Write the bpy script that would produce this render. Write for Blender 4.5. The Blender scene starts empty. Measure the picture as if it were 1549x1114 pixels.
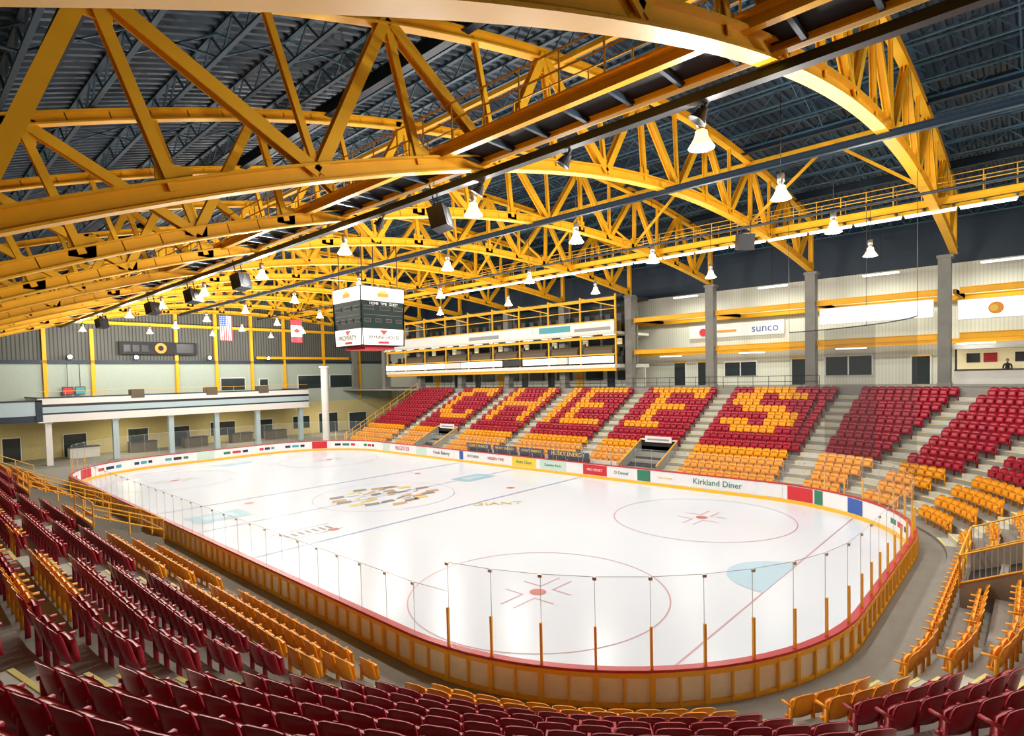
import bpy, math, random
import numpy as np
from mathutils import Vector, Matrix
random.seed(4)
SC=bpy.context.scene
COL=SC.collection
# ------------------------------------------------------------------ materials
def mat(name,col,rough=.5,metal=0.,emis=0.,ecol=None,noise=0.,nscale=4.,spec=.5,bump=0.,bscale=20.):
    m=bpy.data.materials.new(name);m.use_nodes=True
    nt=m.node_tree;b=nt.nodes['Principled BSDF']
    b.inputs['Base Color'].default_value=(*col,1)
    b.inputs['Roughness'].default_value=rough
    b.inputs['Metallic'].default_value=metal
    b.inputs['Specular IOR Level'].default_value=spec
    if emis:
        b.inputs['Emission Color'].default_value=(*(ecol or col),1)
        b.inputs['Emission Strength'].default_value=emis
        m.cycles.emission_sampling='NONE'
    tc=nt.nodes.new('ShaderNodeTexCoord')
    if noise:
        n=nt.nodes.new('ShaderNodeTexNoise');n.inputs['Scale'].default_value=nscale;n.inputs['Detail'].default_value=3
        r=nt.nodes.new('ShaderNodeMapRange');r.inputs['To Min'].default_value=1-noise;r.inputs['To Max'].default_value=1+noise
        mx=nt.nodes.new('ShaderNodeVectorMath');mx.operation='SCALE';mx.inputs[0].default_value=col
        nt.links.new(tc.outputs['Object'],n.inputs['Vector']);nt.links.new(n.outputs['Fac'],r.inputs['Value'])
        nt.links.new(r.outputs[0],mx.inputs['Scale']);nt.links.new(mx.outputs[0],b.inputs['Base Color'])
    if bump:
        n=nt.nodes.new('ShaderNodeTexNoise');n.inputs['Scale'].default_value=bscale
        bp=nt.nodes.new('ShaderNodeBump');bp.inputs['Strength'].default_value=bump;bp.inputs['Distance'].default_value=.02
        nt.links.new(tc.outputs['Object'],n.inputs['Vector']);nt.links.new(n.outputs['Fac'],bp.inputs['Height']);nt.links.new(bp.outputs[0],b.inputs['Normal'])
    return m
def ribmat(name,c1,c2,scale,axis='X',rough=.7):
    m=mat(name,c1,rough);nt=m.node_tree;b=nt.nodes['Principled BSDF']
    tc=nt.nodes.new('ShaderNodeTexCoord');w=nt.nodes.new('ShaderNodeTexWave');w.bands_direction=axis
    w.inputs['Scale'].default_value=scale
    cr=nt.nodes.new('ShaderNodeValToRGB');cr.color_ramp.elements[0].color=(*c2,1);cr.color_ramp.elements[1].color=(*c1,1)
    cr.color_ramp.elements[0].position=.1;cr.color_ramp.elements[1].position=.35
    nt.links.new(tc.outputs['Object'],w.inputs['Vector']);nt.links.new(w.outputs['Fac'],cr.inputs['Fac']);nt.links.new(cr.outputs[0],b.inputs['Base Color'])
    return m
def clearmat(name,col,alpha,rough=.05):
    m=bpy.data.materials.new(name);m.use_nodes=True;nt=m.node_tree;nt.nodes.clear()
    t=nt.nodes.new('ShaderNodeBsdfTransparent');g=nt.nodes.new('ShaderNodeBsdfPrincipled');mx=nt.nodes.new('ShaderNodeMixShader');o=nt.nodes.new('ShaderNodeOutputMaterial')
    g.inputs['Base Color'].default_value=(*col,1);g.inputs['Roughness'].default_value=rough
    mx.inputs[0].default_value=alpha
    nt.links.new(t.outputs[0],mx.inputs[1]);nt.links.new(g.outputs[0],mx.inputs[2]);nt.links.new(mx.outputs[0],o.inputs[0])
    return m
YEL=mat('yellow_steel_paint',(.90,.48,.018),.5,noise=.12,nscale=1.5,spec=.3)
YELD=mat('yellow_rail_paint',(.92,.49,.03),.45,noise=.05)
RED=mat('maroon_plastic',(.42,.010,.034),.36,noise=.25,nscale=.7)
ORG=mat('orange_plastic',(1.0,.41,.012),.36,noise=.1,nscale=.7)
CONC=mat('concrete_grey',(.30,.29,.26),.85,noise=.18,nscale=1.3,bump=.2)
CONCD=mat('concrete_column',(.24,.24,.22),.85,noise=.2,nscale=1.2,bump=.3)
STEP=mat('step_light_concrete',(.56,.56,.50),.8,noise=.12)
NOSE=mat('step_nosing_yellow',(.85,.75,.25),.6,noise=.08)
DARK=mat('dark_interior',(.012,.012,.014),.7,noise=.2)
BLK=mat('black_metal',(.012,.013,.016),.45,noise=.15)
NAVY=mat('dark_blue_steel',(.010,.028,.052),.5,noise=.2)
JOI=mat('joist_bluegrey_steel',(.050,.115,.17),.5,noise=.15)
DECK=mat('roof_deck_bluegrey',(.012,.040,.074),.5,noise=.3,nscale=.6)
WHITE=mat('white_paint',(.8,.8,.78),.5,noise=.04)
CREAM=ribmat('cream_wall_panel',(.74,.76,.66),(.64,.66,.57),1.3,'Y')
CREAMY=mat('cream_yellow_wall',(.64,.56,.28),.7,noise=.12)
WBAND=mat('pale_green_white_wall',(.42,.50,.43),.7,noise=.1)
PLEAT=ribmat('ribbed_grey_panel',(.12,.125,.11),(.04,.042,.038),.9,'X')
PALEB=mat('pale_blue_paint',(.44,.58,.64),.5,noise=.06)
LIT=mat('backlit_sign_panel',(.9,.9,.85),.4,emis=1.2,ecol=(1,.98,.88))
TUBE=mat('fluorescent_tube',(1,1,1),.4,emis=4,ecol=(1,1,.93))
WARM=mat('warm_glow_panel',(.8,.7,.4),.6,emis=.3,ecol=(1,.85,.5))  # emission on plain panels stands in for indoor light
REDP=mat('red_cap_rail',(.50,.02,.03),.35,noise=.06)
BPAN=mat('dasher_back_panel',(.95,.90,.74),.6,noise=.1)
WBOARD=mat('white_hdpe_board',(.82,.83,.84),.3,noise=.02)
GLASS=clearmat('acrylic_glass',(.70,.80,.82),.06,.04)
SEAM=clearmat('glass_edge',(.62,.70,.70),.55,.2)
NET=clearmat('safety_net_mesh',(.01,.012,.015),.28,.9)
NET2=clearmat('safety_net_dense_mesh',(.012,.014,.016),.52,.9)
ALU=mat('aluminium',(.5,.5,.48),.35,metal=.8,noise=.05)
ROAD=mat('glass_windows_dark',(.03,.045,.05),.1,noise=.1)
BROWN=mat('brown_padding',(.12,.09,.055),.6,noise=.15)
SHADE=mat('lamp_glass_bell',(1,.9,.65),.2,emis=1.9,ecol=(1,.78,.38))
BULB=mat('lamp_bulb',(1,1,1),.2,emis=20,ecol=(1,.97,.88))
INK={k:mat('ink_'+k,c,.5,noise=.03) for k,c in dict(red=(.6,.02,.03),blue=(.03,.1,.4),navy=(.015,.02,.10),green=(.03,.2,.12),black=(.01,.01,.01),yellow=(.85,.6,.05),orange=(.85,.3,.02),teal=(.05,.35,.4),white=(.80,.81,.82),grey=(.3,.3,.3),pale=(.55,.72,.62)).items()}
# ------------------------------------------------------------------ mesh builder
class MB:
    def __init__(s): s.v=[];s.f=[];s.m=[];s.mats=[]
    def mi(s,m):
        if m not in s.mats: s.mats.append(m)
        return s.mats.index(m)
    def poly(s,pts,m):
        i=len(s.v);s.v+= [tuple(p) for p in pts];s.f.append(tuple(range(i,i+len(pts))));s.m.append(s.mi(m))
    def box(s,x0,x1,y0,y1,z0,z1,m):
        i=len(s.v);k=s.mi(m)
        s.v+=[(x0,y0,z0),(x1,y0,z0),(x1,y1,z0),(x0,y1,z0),(x0,y0,z1),(x1,y0,z1),(x1,y1,z1),(x0,y1,z1)]
        for q in((3,2,1,0),(4,5,6,7),(0,1,5,4),(1,2,6,5),(2,3,7,6),(3,0,4,7)):
            s.f.append(tuple(i+a for a in q));s.m.append(k)
    def obox(s,c,ax,ay,az,m):
        c=Vector(c);ax=Vector(ax);ay=Vector(ay);az=Vector(az);i=len(s.v);k=s.mi(m)
        for a,b,d in((-1,-1,-1),(1,-1,-1),(1,1,-1),(-1,1,-1),(-1,-1,1),(1,-1,1),(1,1,1),(-1,1,1)):
            s.v.append(tuple(c+ax*a+ay*b+az*d))
        for q in((3,2,1,0),(4,5,6,7),(0,1,5,4),(1,2,6,5),(2,3,7,6),(3,0,4,7)):
            s.f.append(tuple(i+a for a in q));s.m.append(k)
    def beam(s,p,q,w,h,m,up=(0,0,1),ext=0.):
        p=Vector(p);q=Vector(q);d=q-p;L=d.length
        if L<1e-6:return
        d/=L;u=Vector(up)
        sd=d.cross(u)
        if sd.length<1e-3: sd=d.cross(Vector((0,1,0)))
        sd.normalize();u=sd.cross(d)
        s.obox((p+q)/2,d*(L/2+ext),sd*(w/2),u*(h/2),m)
    def ibeam(s,p,q,w,h,m,up=(0,0,1),t=.05,ext=0.):
        p=Vector(p);q=Vector(q);d=(q-p).normalized();u=Vector(up);sd=d.cross(u).normalized();u=sd.cross(d)
        o=u*(h/2-t/2)
        s.beam(p+o,q+o,w,t,m,up,ext);s.beam(p-o,q-o,w,t,m,up,ext);s.beam(p,q,t*1.2,h-2*t,m,up,ext)
    def tube(s,p,q,r,m,n=8,r2=None):
        p=Vector(p);q=Vector(q);d=(q-p).normalized();a=d.orthogonal().normalized();b=d.cross(a);i=len(s.v);k=s.mi(m)
        r2=r if r2 is None else r2
        for c,rr in((p,r),(q,r2)):
            for j in range(n):
                t=2*math.pi*j/n;s.v.append(tuple(c+(a*math.cos(t)+b*math.sin(t))*rr))
        for j in range(n):
            s.f.append((i+j,i+(j+1)%n,i+n+(j+1)%n,i+n+j));s.m.append(k)
        s.f.append(tuple(i+j for j in range(n))[::-1]);s.m.append(k);s.f.append(tuple(i+n+j for j in range(n)));s.m.append(k)
    def lathe(s,prof,m,n=20,c=(0,0,0)):
        i=len(s.v);k=s.mi(m)
        for r,z in prof:
            for j in range(n):
                t=2*math.pi*j/n;s.v.append((c[0]+r*math.cos(t),c[1]+r*math.sin(t),c[2]+z))
        for a in range(len(prof)-1):
            for j in range(n):
                s.f.append((i+a*n+j,i+a*n+(j+1)%n,i+(a+1)*n+(j+1)%n,i+(a+1)*n+j));s.m.append(k)
    def obj(s,name,parent=None,loc=(0,0,0),smooth=False):
        me=bpy.data.meshes.new(name);me.from_pydata(s.v,[],s.f)
        for m in s.mats: me.materials.append(m)
        me.polygons.foreach_set('material_index',s.m)
        if smooth: me.polygons.foreach_set('use_smooth',[True]*len(s.f))
        me.update()
        o=bpy.data.objects.new(name,me);COL.objects.link(o);o.location=loc
        if parent:o.parent=parent
        return o
def text(body,size,loc,rot,m,parent,name='lettering',w=None):
    cu=bpy.data.curves.new(name,'FONT');cu.body=body;cu.size=size;cu.align_x='CENTER';cu.align_y='CENTER';cu.extrude=.004;cu.resolution_u=3
    cu.materials.append(m)
    o=bpy.data.objects.new(name,cu);COL.objects.link(o);o.location=loc;o.rotation_euler=rot;o.parent=parent
    if w:
        bpy.context.view_layer.update()
        if o.dimensions.x>0: o.scale=(w/o.dimensions.x,)*2+(1,)
    return o
RX=(math.pi/2,0,-math.pi/2)
RY=(math.pi/2,0,0)
# ------------------------------------------------------------------ rink outline
HW,HL,CR=12.95,28.245,8.53
CX,CY=HW-CR,HL-CR
A=math.pi/2*CR
SEG=[('s',2*CY),('a',A),('s',2*CX),('a',A),('s',2*CY),('a',A),('s',2*CX),('a',A)]
PL=sum(l for _,l in SEG)
def path(s,off=0.):
    s%=PL
    i=0
    while s>SEG[i][1]: s-=SEG[i][1];i+=1
    if i==0:x,y,nx,ny=HW,-CY+s,1,0
    elif i==1:t=s/CR;nx,ny=math.cos(t),math.sin(t);x,y=CX+CR*nx,CY+CR*ny
    elif i==2:x,y,nx,ny=CX-s,HL,0,1
    elif i==3:t=s/CR;nx,ny=-math.sin(t),math.cos(t);x,y=-CX+CR*nx,CY+CR*ny
    elif i==4:x,y,nx,ny=-HW,CY-s,-1,0
    elif i==5:t=s/CR;nx,ny=-math.cos(t),-math.sin(t);x,y=-CX+CR*nx,-CY+CR*ny
    elif i==6:x,y,nx,ny=-CX+s,-HL,0,-1
    else:t=s/CR;nx,ny=math.sin(t),-math.cos(t);x,y=CX+CR*nx,-CY+CR*ny
    return x+nx*off,y+ny*off,nx,ny
def srange(a,b,step=.6):
    n=max(1,int(round((b-a)/step)));return [a+(b-a)*i/n for i in range(n+1)]
def strip(mb,a,b,off,z0,z1,m,step=.6):
    S=srange(a,b,step)
    for p,q in zip(S,S[1:]):
        x0,y0,_,_=path(p,off);x1,y1,_,_=path(q,off)
        mb.poly([(x0,y0,z0),(x1,y1,z0),(x1,y1,z1),(x0,y0,z1)],m)
def ring(mb,a,b,o0,o1,z0,z1,m,step=.6):
    S=srange(a,b,step)
    for p,q in zip(S,S[1:]):
        P=[path(p,o0)[:2],path(q,o0)[:2],path(q,o1)[:2],path(p,o1)[:2]]
        lo=[(*c,z0) for c in P];hi=[(*c,z1) for c in P]
        mb.poly(hi,m);mb.poly(lo[::-1],m);mb.poly([lo[0],lo[1],hi[1],hi[0]],m);mb.poly([lo[2],lo[3],hi[3],hi[2]],m)
# ------------------------------------------------------------------ floor + ice
fl=MB();fl.box(-30,34,-42,46.5,-.3,-.02,CONC);fl.obj('floor')
ICE=mat('ice_surface',(.70,.775,.88),.25,noise=.03,nscale=.25,spec=.3)
LBLUE=mat('ice_blue_line',(.24,.33,.56),.35);LRED=mat('ice_red_line',(.54,.31,.35),.35)
LCREASE=mat('ice_crease_blue',(.42,.63,.78),.35);LDOT=mat('ice_faceoff_dot',(.55,.16,.15),.35);LGREY=mat('ice_logo_grey',(.20,.20,.20),.35)
LYEL=mat('ice_logo_yellow',(.66,.52,.18),.35);LTEAL=mat('ice_logo_teal',(.28,.52,.66),.35);LORG=mat('ice_logo_orange',(.52,.32,.16),.35)
ic=MB()
ic.poly([(*path(s)[:2],0) for s in srange(0,PL,.8)[:-1]],ICE)
Z=.006
def rect(x0,x1,y0,y1,m,z=Z): ic.poly([(x0,y0,z),(x1,y0,z),(x1,y1,z),(x0,y1,z)],m)
def arcring(cx,cy,r,w,m,a0=0,a1=2*math.pi,n=64,z=Z):
    for i in range(n):
        t,u=a0+(a1-a0)*i/n,a0+(a1-a0)*(i+1)/n
        ic.poly([(cx+(r-w)*math.cos(t),cy+(r-w)*math.sin(t),z),(cx+r*math.cos(t),cy+r*math.sin(t),z),(cx+r*math.cos(u),cy+r*math.sin(u),z),(cx+(r-w)*math.cos(u),cy+(r-w)*math.sin(u),z)],m)
def disc(cx,cy,r,m,n=24,z=Z): ic.poly([(cx+r*math.cos(2*math.pi*i/n),cy+r*math.sin(2*math.pi*i/n),z) for i in range(n)],m)
GY=HL-3.35;DY=GY-6.1;BY=GY-18.3
rect(-HW,HW,-.06,.06,LBLUE)
for sg in(-1,1):
    rect(-HW,HW,sg*BY-.09,sg*BY+.09,LBLUE)
    gx=HW-.75;rect(-gx,gx,sg*GY-.03,sg*GY+.03,LRED)
    for x in(-6.7,6.7):
        arcring(x,sg*DY,4.57,.05,LRED);disc(x,sg*DY,.30,LDOT,z=Z*1.5)
        for a in(-1,1):
            for b in(-1,1):
                xa,xb=sorted((x+a*.45,x+a*1.6));rect(xa,xb,sg*DY+b*.28-.03,sg*DY+b*.28+.03,LRED)
                rect(x+a*.5-.03,x+a*.5+.03,min(sg*DY+b*.28,sg*DY+b*1.1),max(sg*DY+b*.28,sg*DY+b*1.1),LRED,Z*1.2)
        disc(x,sg*(BY-1.5),.3,LDOT)
    pts=[(1.9*math.cos(t),sg*(GY-1.9*abs(math.sin(t))),Z*1.3) for t in [math.pi*i/16 for i in range(17)]]
    ic.poly(pts,LCREASE)
arcring(0,0,4.57,.045,LBLUE)
random.seed(9)
for i in range(16):
    t=2*math.pi*i/16+random.uniform(-.1,.1);x,y=random.uniform(2.7,3.5)*math.cos(t),random.uniform(2.2,3.1)*math.sin(t)
    a=.62;m_=[LGREY,LYEL,LGREY,LORG][i%4]
    ic.poly([(x-a,y-a*.35,Z*2),(x+a*.6,y-a*.6,Z*2),(x+a,y+a*.3,Z*2),(x-a*.4,y+a*.6,Z*2)],m_)
for i in range(34):
    x=random.uniform(-2.2,2.2);y=random.uniform(-1.9,1.9);a=random.uniform(.2,.6)
    zz=Z*(2.2+i*.05)
    ic.poly([(x-a,y-a*.3,zz),(x+a*.7,y-a*.5,zz),(x+a,y+a*.4,zz),(x-a*.3,y+a*.5,zz)],[LGREY,LYEL,LORG,LGREY,ICE][i%5])
rect(-10.8,-7.8,1.8,4.0,LTEAL,Z*1.4);rect(-10.2,-8.4,2.4,3.4,LCREASE,Z*1.8);rect(6.5,9.5,-1.0,.9,LTEAL,Z*1.4);rect(7.1,8.9,-.5,.5,LCREASE,Z*1.8)
rect(-9.4,-6.2,-5.2,-5.12,LGREY);rect(-9.4,-6.2,-3.76,-3.68,LGREY)
for i in range(7): rect(-9.0+i*.38,-8.82+i*.38,-4.8,-4.1,LGREY)
iceo=ic.obj('ice_rink')
text('GIANT',1.0,(2.6,-7.8,.03),(0,0,-.75),LYEL,iceo,'ice_lettering')
# ------------------------------------------------------------------ dasher boards
BH=1.07
db=MB()
ring(db,0,PL,0,.10,0,BH-.04,WBOARD)
ring(db,0,PL,-.03,.0,0,.20,YELD)
ring(db,0,PL,-.03,.17,BH-.04,BH+.02,REDP)
strip(db,0,PL,.13,.08,BH-.05,BPAN)
ring(db,0,PL,.11,.19,BH-.15,BH-.04,YELD);ring(db,0,PL,.11,.19,.24,.34,YELD)
npost=int(PL/1.22);ds=PL/npost
for i in range(npost):
    for fr in(0,.5):
        x,y,nx,ny=path((i+fr)*ds,.16);w=.055 if fr==0 else .022
        db.obox((x,y,BH/2-.02),(-ny*w,nx*w,0),(nx*.045,ny*.045,0),(0,0,BH/2-.03),YELD)
adt=[]
segs=[(.3,5.2,'white','Kirkland Diner','green'),(5.5,7.2,'white','Home Centre','yellow'),(7.4,8.4,'green','',''),(8.8,10.6,'white','O Dental','green'),
(10.9,13.0,'red','PRO SPORT','white'),(13.2,14.4,'white','','blue'),(14.6,17.2,'pale','Country Rock','green'),(17.6,20.2,'yellow','Auto Glass','green'),(20.6,23.6,'white','NISSEN TIRE','red'),
(23.8,26.0,'white','KITCHENS','navy'),(26.2,26.7,'blue','',''),(27.4,31,'white','Fresh Bakery','navy'),(31.4,33,'pale','',''),(33.4,37,'white','REGISTER','red'),(37.4,38.6,'pale','','')]
for a,b,c,t,ink in segs:
    strip(db,a,b,-.012,.24,BH-.08,INK[c])
    if t: adt.append((t,(a+b)/2,b-a,ink))
a=39.8;cc=['white','white','red','white','white','white','pale','white']
i=0
while a<PL-8:
    L=[2.2,3.4,1.6,2.8][i%4]
    strip(db,a,a+L,-.012,.24,BH-.08,INK[cc[i%8]])
    if cc[i%8]=='white':
        for j,(u0,u1) in enumerate(((.15,.3),(.36,.6),(.66,.85))): strip(db,a+L*u0,a+L*u1,-.02,.5,BH-.32,INK[['navy','red','green','black','teal'][(i+j)%5]],.4)
    a+=L+.35;i+=1
for a0,b0,c in((-1.2,-.2,'white'),(-3.0,-1.5,'red'),(-3.6,-3.1,'green'),(-6.2,-5.2,'blue')): strip(db,PL+a0,PL+b0,-.02,.22,BH-.08,INK[c])
bo=db.obj('dasher_boards')
for t,sc_,L,ink in adt:
    text(t,.5,(HW-.03,-CY+sc_,.62),RX,INK[ink],bo,'ad_lettering',w=min(L*.64,len(t)*.30))
D0=1.12
ap=MB();ring(ap,0,PL,.2,D0-.01,-.02,.24,CONC);ap.obj('rink_walkway')
# ------------------------------------------------------------------ rink glass
gl=MB();gp=MB()
def gh(s):
    x,y,_,_=path(s)
    return 3.15 if abs(y)>HL-6.6 else 2.42
for i in range(npost):
    a,b=i*ds,(i+1)*ds;hh=gh((a+b)/2)
    x0_,y0_,nx,ny=path(a+.02,.05);x1,y1,_,_=path(b-.02,.05)
    gl.poly([(x0_,y0_,BH+.02),(x1,y1,BH+.02),(x1,y1,hh),(x0_,y0_,hh)],GLASS)
    gp.beam((x0_,y0_,hh),(x1,y1,hh),.010,.014,SEAM)
    x,y,nx,ny=path(a,.05)
    gp.obox((x,y,(BH+hh)/2+.01),(-ny*.007,nx*.007,0),(nx*.007,ny*.007,0),(0,0,(hh-BH)/2-.01),SEAM)
    x,y,_,_=path(a,.085)
    if path(a)[1]<HL-3:
        ph=.95 if hh>3 else .0
        if ph:
            gp.obox((x,y,BH+.02+ph/2),(-ny*.028,nx*.028,0),(nx*.03,ny*.03,0),(0,0,ph/2),YELD)
        gp.obox((x,y,hh-.03),(-ny*.045,nx*.045,0),(nx*.02,ny*.02,0),(0,0,.035),ALU)
go=gl.obj('rink_glass');g2=gp.obj('glass_posts',go)
pb=MB()
BN=((17.0,19.6),(19.9,22.6),(22.9,26.0),(12.6,16.6))
for a,b in BN:
    strip(pb,a,b,.25,1.35,1.78,INK['navy'])
    pb.box(HW+.3,HW+.36,-CY+a,-CY+b,.25,1.35,BLK)
pb.box(HW+.5,HW+.9,-9,6,.25,.62,BROWN)
pb.box(HW+1.0,HW+1.08,-9,6,.25,1.2,WBOARD)
for y in np.arange(-9,6.1,2.5): pb.beam((HW+.3,y,.25),(HW+.3,y,2.2),.06,.06,ALU)
pbo=pb.obj('players_bench')
for a,b in BN:
    text('HUSKY ENERGY',.3,(HW+.22,-CY+(a+b)/2,1.56),RX,INK['yellow'],pbo,'banner_lettering',w=(b-a)*.8)
# ------------------------------------------------------------------ seating bowl
NR=13;PITCH=.835;Z0=.35;RISE=.43;ZC=6.3
def rd(i): return D0+PITCH*i
def rz(i): return Z0+RISE*i
def bp(seg,t,d):
    if seg=='R':return HW+d,t,1,0
    if seg=='L':return -HW-d,t,-1,0
    if seg=='E':return t,-HL-d,0,-1
    if seg=='A1':n=(-math.cos(t),-math.sin(t));return -CX+(CR+d)*n[0],-CY+(CR+d)*n[1],*n
    if seg=='A2':n=(math.cos(t),-math.sin(t));return CX+(CR+d)*n[0],-CY+(CR+d)*n[1],*n
YE=28.0
samp=[('L',YE),('L',-CY)]+[('A1',math.pi/2*i/24) for i in range(25)]+[('E',-CX),('E',CX)]+[('A2',math.pi/2*(24-i)/24) for i in range(25)]+[('R',-CY),('R',YE)]
bw=MB()
def quadstrip(d0,z0,d1,z1,m):
    P=[(bp(g,t,d0)[:2],bp(g,t,d1)[:2]) for g,t in samp]
    for (a,b),(c,d) in zip(P,P[1:]):
        if math.dist(a,c)<1e-6 and math.dist(b,d)<1e-6: continue
        bw.poly([(*a,z0),(*c,z0),(*d,z1),(*b,z1)],m)
quadstrip(D0,-.02,D0,Z0,CONC)
for i in range(NR):
    quadstrip(rd(i),rz(i),rd(i+1),rz(i),CONC)
    z1=rz(i+1) if i<NR-1 else ZC
    quadstrip(rd(i+1),rz(i),rd(i+1),z1,CONC)
    for g,y in(('L',YE),('R',YE)):
        a=bp(g,y,rd(i));b=bp(g,y,rd(i+1));bw.poly([(a[0],y,-.02),(b[0],y,-.02),(b[0],y,rz(i)),(a[0],y,rz(i))],CONC)
quadstrip(rd(NR),ZC,13.5,ZC,CONC)
D=math.radians
aisles=[('R',y) for y in(-12.8,-4.9,3.5,11.7,19.9)]+[('L',y) for y in(-12.4,-4.2,4.0,12.2,20.4)]+[('A1',D(10)),('A1',D(52)),('A1',D(73)),('A2',D(6)),('A2',D(27)),('A2',D(47)),('A2',D(72))]
AW=1.3
for g,t in aisles:
    for i in range(NR):
        for part in(0,1):
            d=rd(i)+.62
            x,y,nx,ny=bp(g,t,d);tx,ty=-ny,nx
            if part==0: bw.obox((x,y,rz(i)+.1075),(tx*AW/2,ty*AW/2,0),(nx*.21,ny*.21,0),(0,0,.1075),STEP)
            else:
                x,y,nx,ny=bp(g,t,d-.18);bw.obox((x,y,rz(i)+.217),(tx*AW/2,ty*AW/2,0),(nx*.035,ny*.035,0),(0,0,.006),NOSE)
                x,y,nx,ny=bp(g,t,rd(i)+.21);bw.obox((x,y,rz(i)+.004),(tx*AW/2,ty*AW/2,0),(nx*.2,ny*.2,0),(0,0,.004),STEP)
                x,y,nx,ny=bp(g,t,rd(i)+.04);bw.obox((x,y,rz(i)+.008),(tx*AW/2,ty*AW/2,0),(nx*.04,ny*.04,0),(0,0,.008),NOSE)
bw.obj('seating_bowl_terrace')
# seats --------------------------------------------------------------
FONT={'C':["01111","11001","10000","10000","10000","11001","01111"],'H':["10001","10001","10001","11111","10001","10001","10001"],
'E':["1111","1000","1000","1110","1000","1000","1111"],'F':["11111","01001","01000","01110","01000","01000","11100"],
'S':["01110","11011","11000","01110","00011","11011","01110"],'I':["1","1","1","1","1","1","1"]}
def letter(word):
    rows=['']*7
    for k,ch in enumerate(word):
        for r in range(7):
            rows[r]+=('00' if k else '')+''.join(c*2 for c in FONT[ch][r])
    return rows
sections=[]
def sec(g,t0,t1,l=True,r=True,word=None,ny=4): sections.append((g,t0,t1,l,r,word,ny))
ry=[-CY-.2,-12.8,-4.9,3.5,11.7,19.9,YE-.1]
for k,wd in enumerate(['S','F','IE','H','C',None]): sec('R',ry[k],ry[k+1],k>0,k<5,wd)
ly=[-CY,-12.4,-4.2,4.0,12.2,20.4,YE-.1]
for k,wd in enumerate(['C','H','IE','F','S',None]): sec('L',ly[k],ly[k+1],k>0,k<5,wd,3)
sec('A1',0.01,D(10),False,True,None,3);sec('A1',D(10),D(52),ny=2);sec('A1',D(52),D(73),ny=2);sec('A1',D(73),D(89.5),True,False,None,4)
sec('E',-CX,CX,False,False)
sec('A2',D(72),D(89.5),True,False);sec('A2',D(47),D(72));sec('A2',D(27),D(47));sec('A2',D(6),D(27));sec('A2',.01,D(6),False,True)
VOM=[('R',-10.6,1.5,0,3),('R',13.6,1.5,0,3),('L',6.2,1.7,0,3),('L',-2.4,1.6,0,2),('E',0.3,1.9,1,5)]
posR=[];posO=[]
for g,t0,t1,l,r,wd,ny in sections:
    bm=letter(wd) if wd else None
    for i in range(NR):
        d=rd(i)+.50;sc_=1. if g in'RLE' else CR+d
        a=t0*sc_+(AW/2+.04 if l else .02);b=t1*sc_-(AW/2+.04 if r else .02)
        n=int((b-a)/.53)
        if n<1:continue
        pad=((b-a)-n*.53)/2
        for j in range(n):
            tt=(a+pad+(j+.5)*.53)/sc_
            skip=False
            for vg,vt,vw,v0,v1 in VOM:
                if vg==g and v0<=i<=v1 and abs(tt-vt)*sc_<vw+.2: skip=True
            if skip:continue
            x,y,nx,ny_=bp(g,tt,d)
            yellow=i<ny
            if bm and 6<=i<=12:
                W=len(bm[0]);row=bm[12-i]
                jj=(n-1-j) if g=='R' else j
                c=jj-(n-W)//2
                if 0<=c<W and row[c]=='1': yellow=True
            (posO if yellow else posR).append((x,y,rz(i),math.atan2(nx,-ny_)))
def seat_template():
    t=MB()
    def shell(nx,nz,fn,th):
        F=[[fn(ix/(nx-1)*2-1,iz/(nz-1)) for iz in range(nz)] for ix in range(nx)]
        B=[[(p[0],p[1]-th,p[2]) for p in c] for c in F]
        base=len(t.v)
        for G in(F,B):
            for c in G: t.v.extend(c)
        N=nx*nz;idx=lambda k,ix,iz:base+k*N+ix*nz+iz
        fs=[]
        for ix in range(nx-1):
            for iz in range(nz-1):
                fs.append((idx(0,ix+1,iz),idx(0,ix,iz),idx(0,ix,iz+1),idx(0,ix+1,iz+1)))
                fs.append((idx(1,ix,iz),idx(1,ix+1,iz),idx(1,ix+1,iz+1),idx(1,ix,iz+1)))
        for ix in range(nx-1):
            for iz in(0,nz-1): fs.append((idx(0,ix,iz),idx(0,ix+1,iz),idx(1,ix+1,iz),idx(1,ix,iz)))
        for iz in range(nz-1):
            for ix in(0,nx-1): fs.append((idx(0,ix,iz),idx(0,ix,iz+1),idx(1,ix,iz+1),idx(1,ix,iz)))
        t.f+=fs;t.m+=[0]*len(fs)
    t.mats=[RED]
    def back(u,v):
        x=u*.25*(1-.10*v**3);z=.34+.52*v-(.05*abs(u)**3 if v>.9 else 0)
        return (x,-.08-.13*v+.045*u*u,z)
    shell(7,5,back,.03)
    def pan(u,v):
        return (u*.22,.07-.05*v+.02*(1-u*u)*math.sin(v*3.14),.32+.38*v-(.03*abs(u)**3 if v>.9 else 0))
    shell(5,4,pan,.07)
    for sx in(-.265,):
        t.box(sx-.022,sx+.022,-.16,.16,.57,.61,RED)
        t.box(sx-.018,sx+.018,-.13,-.05,0,.58,RED)
        t.box(sx-.018,sx+.018,-.05,.07,.30,.36,RED)
    return np.array(t.v,dtype=np.float64),t.f
TV,TF=seat_template()
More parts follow.
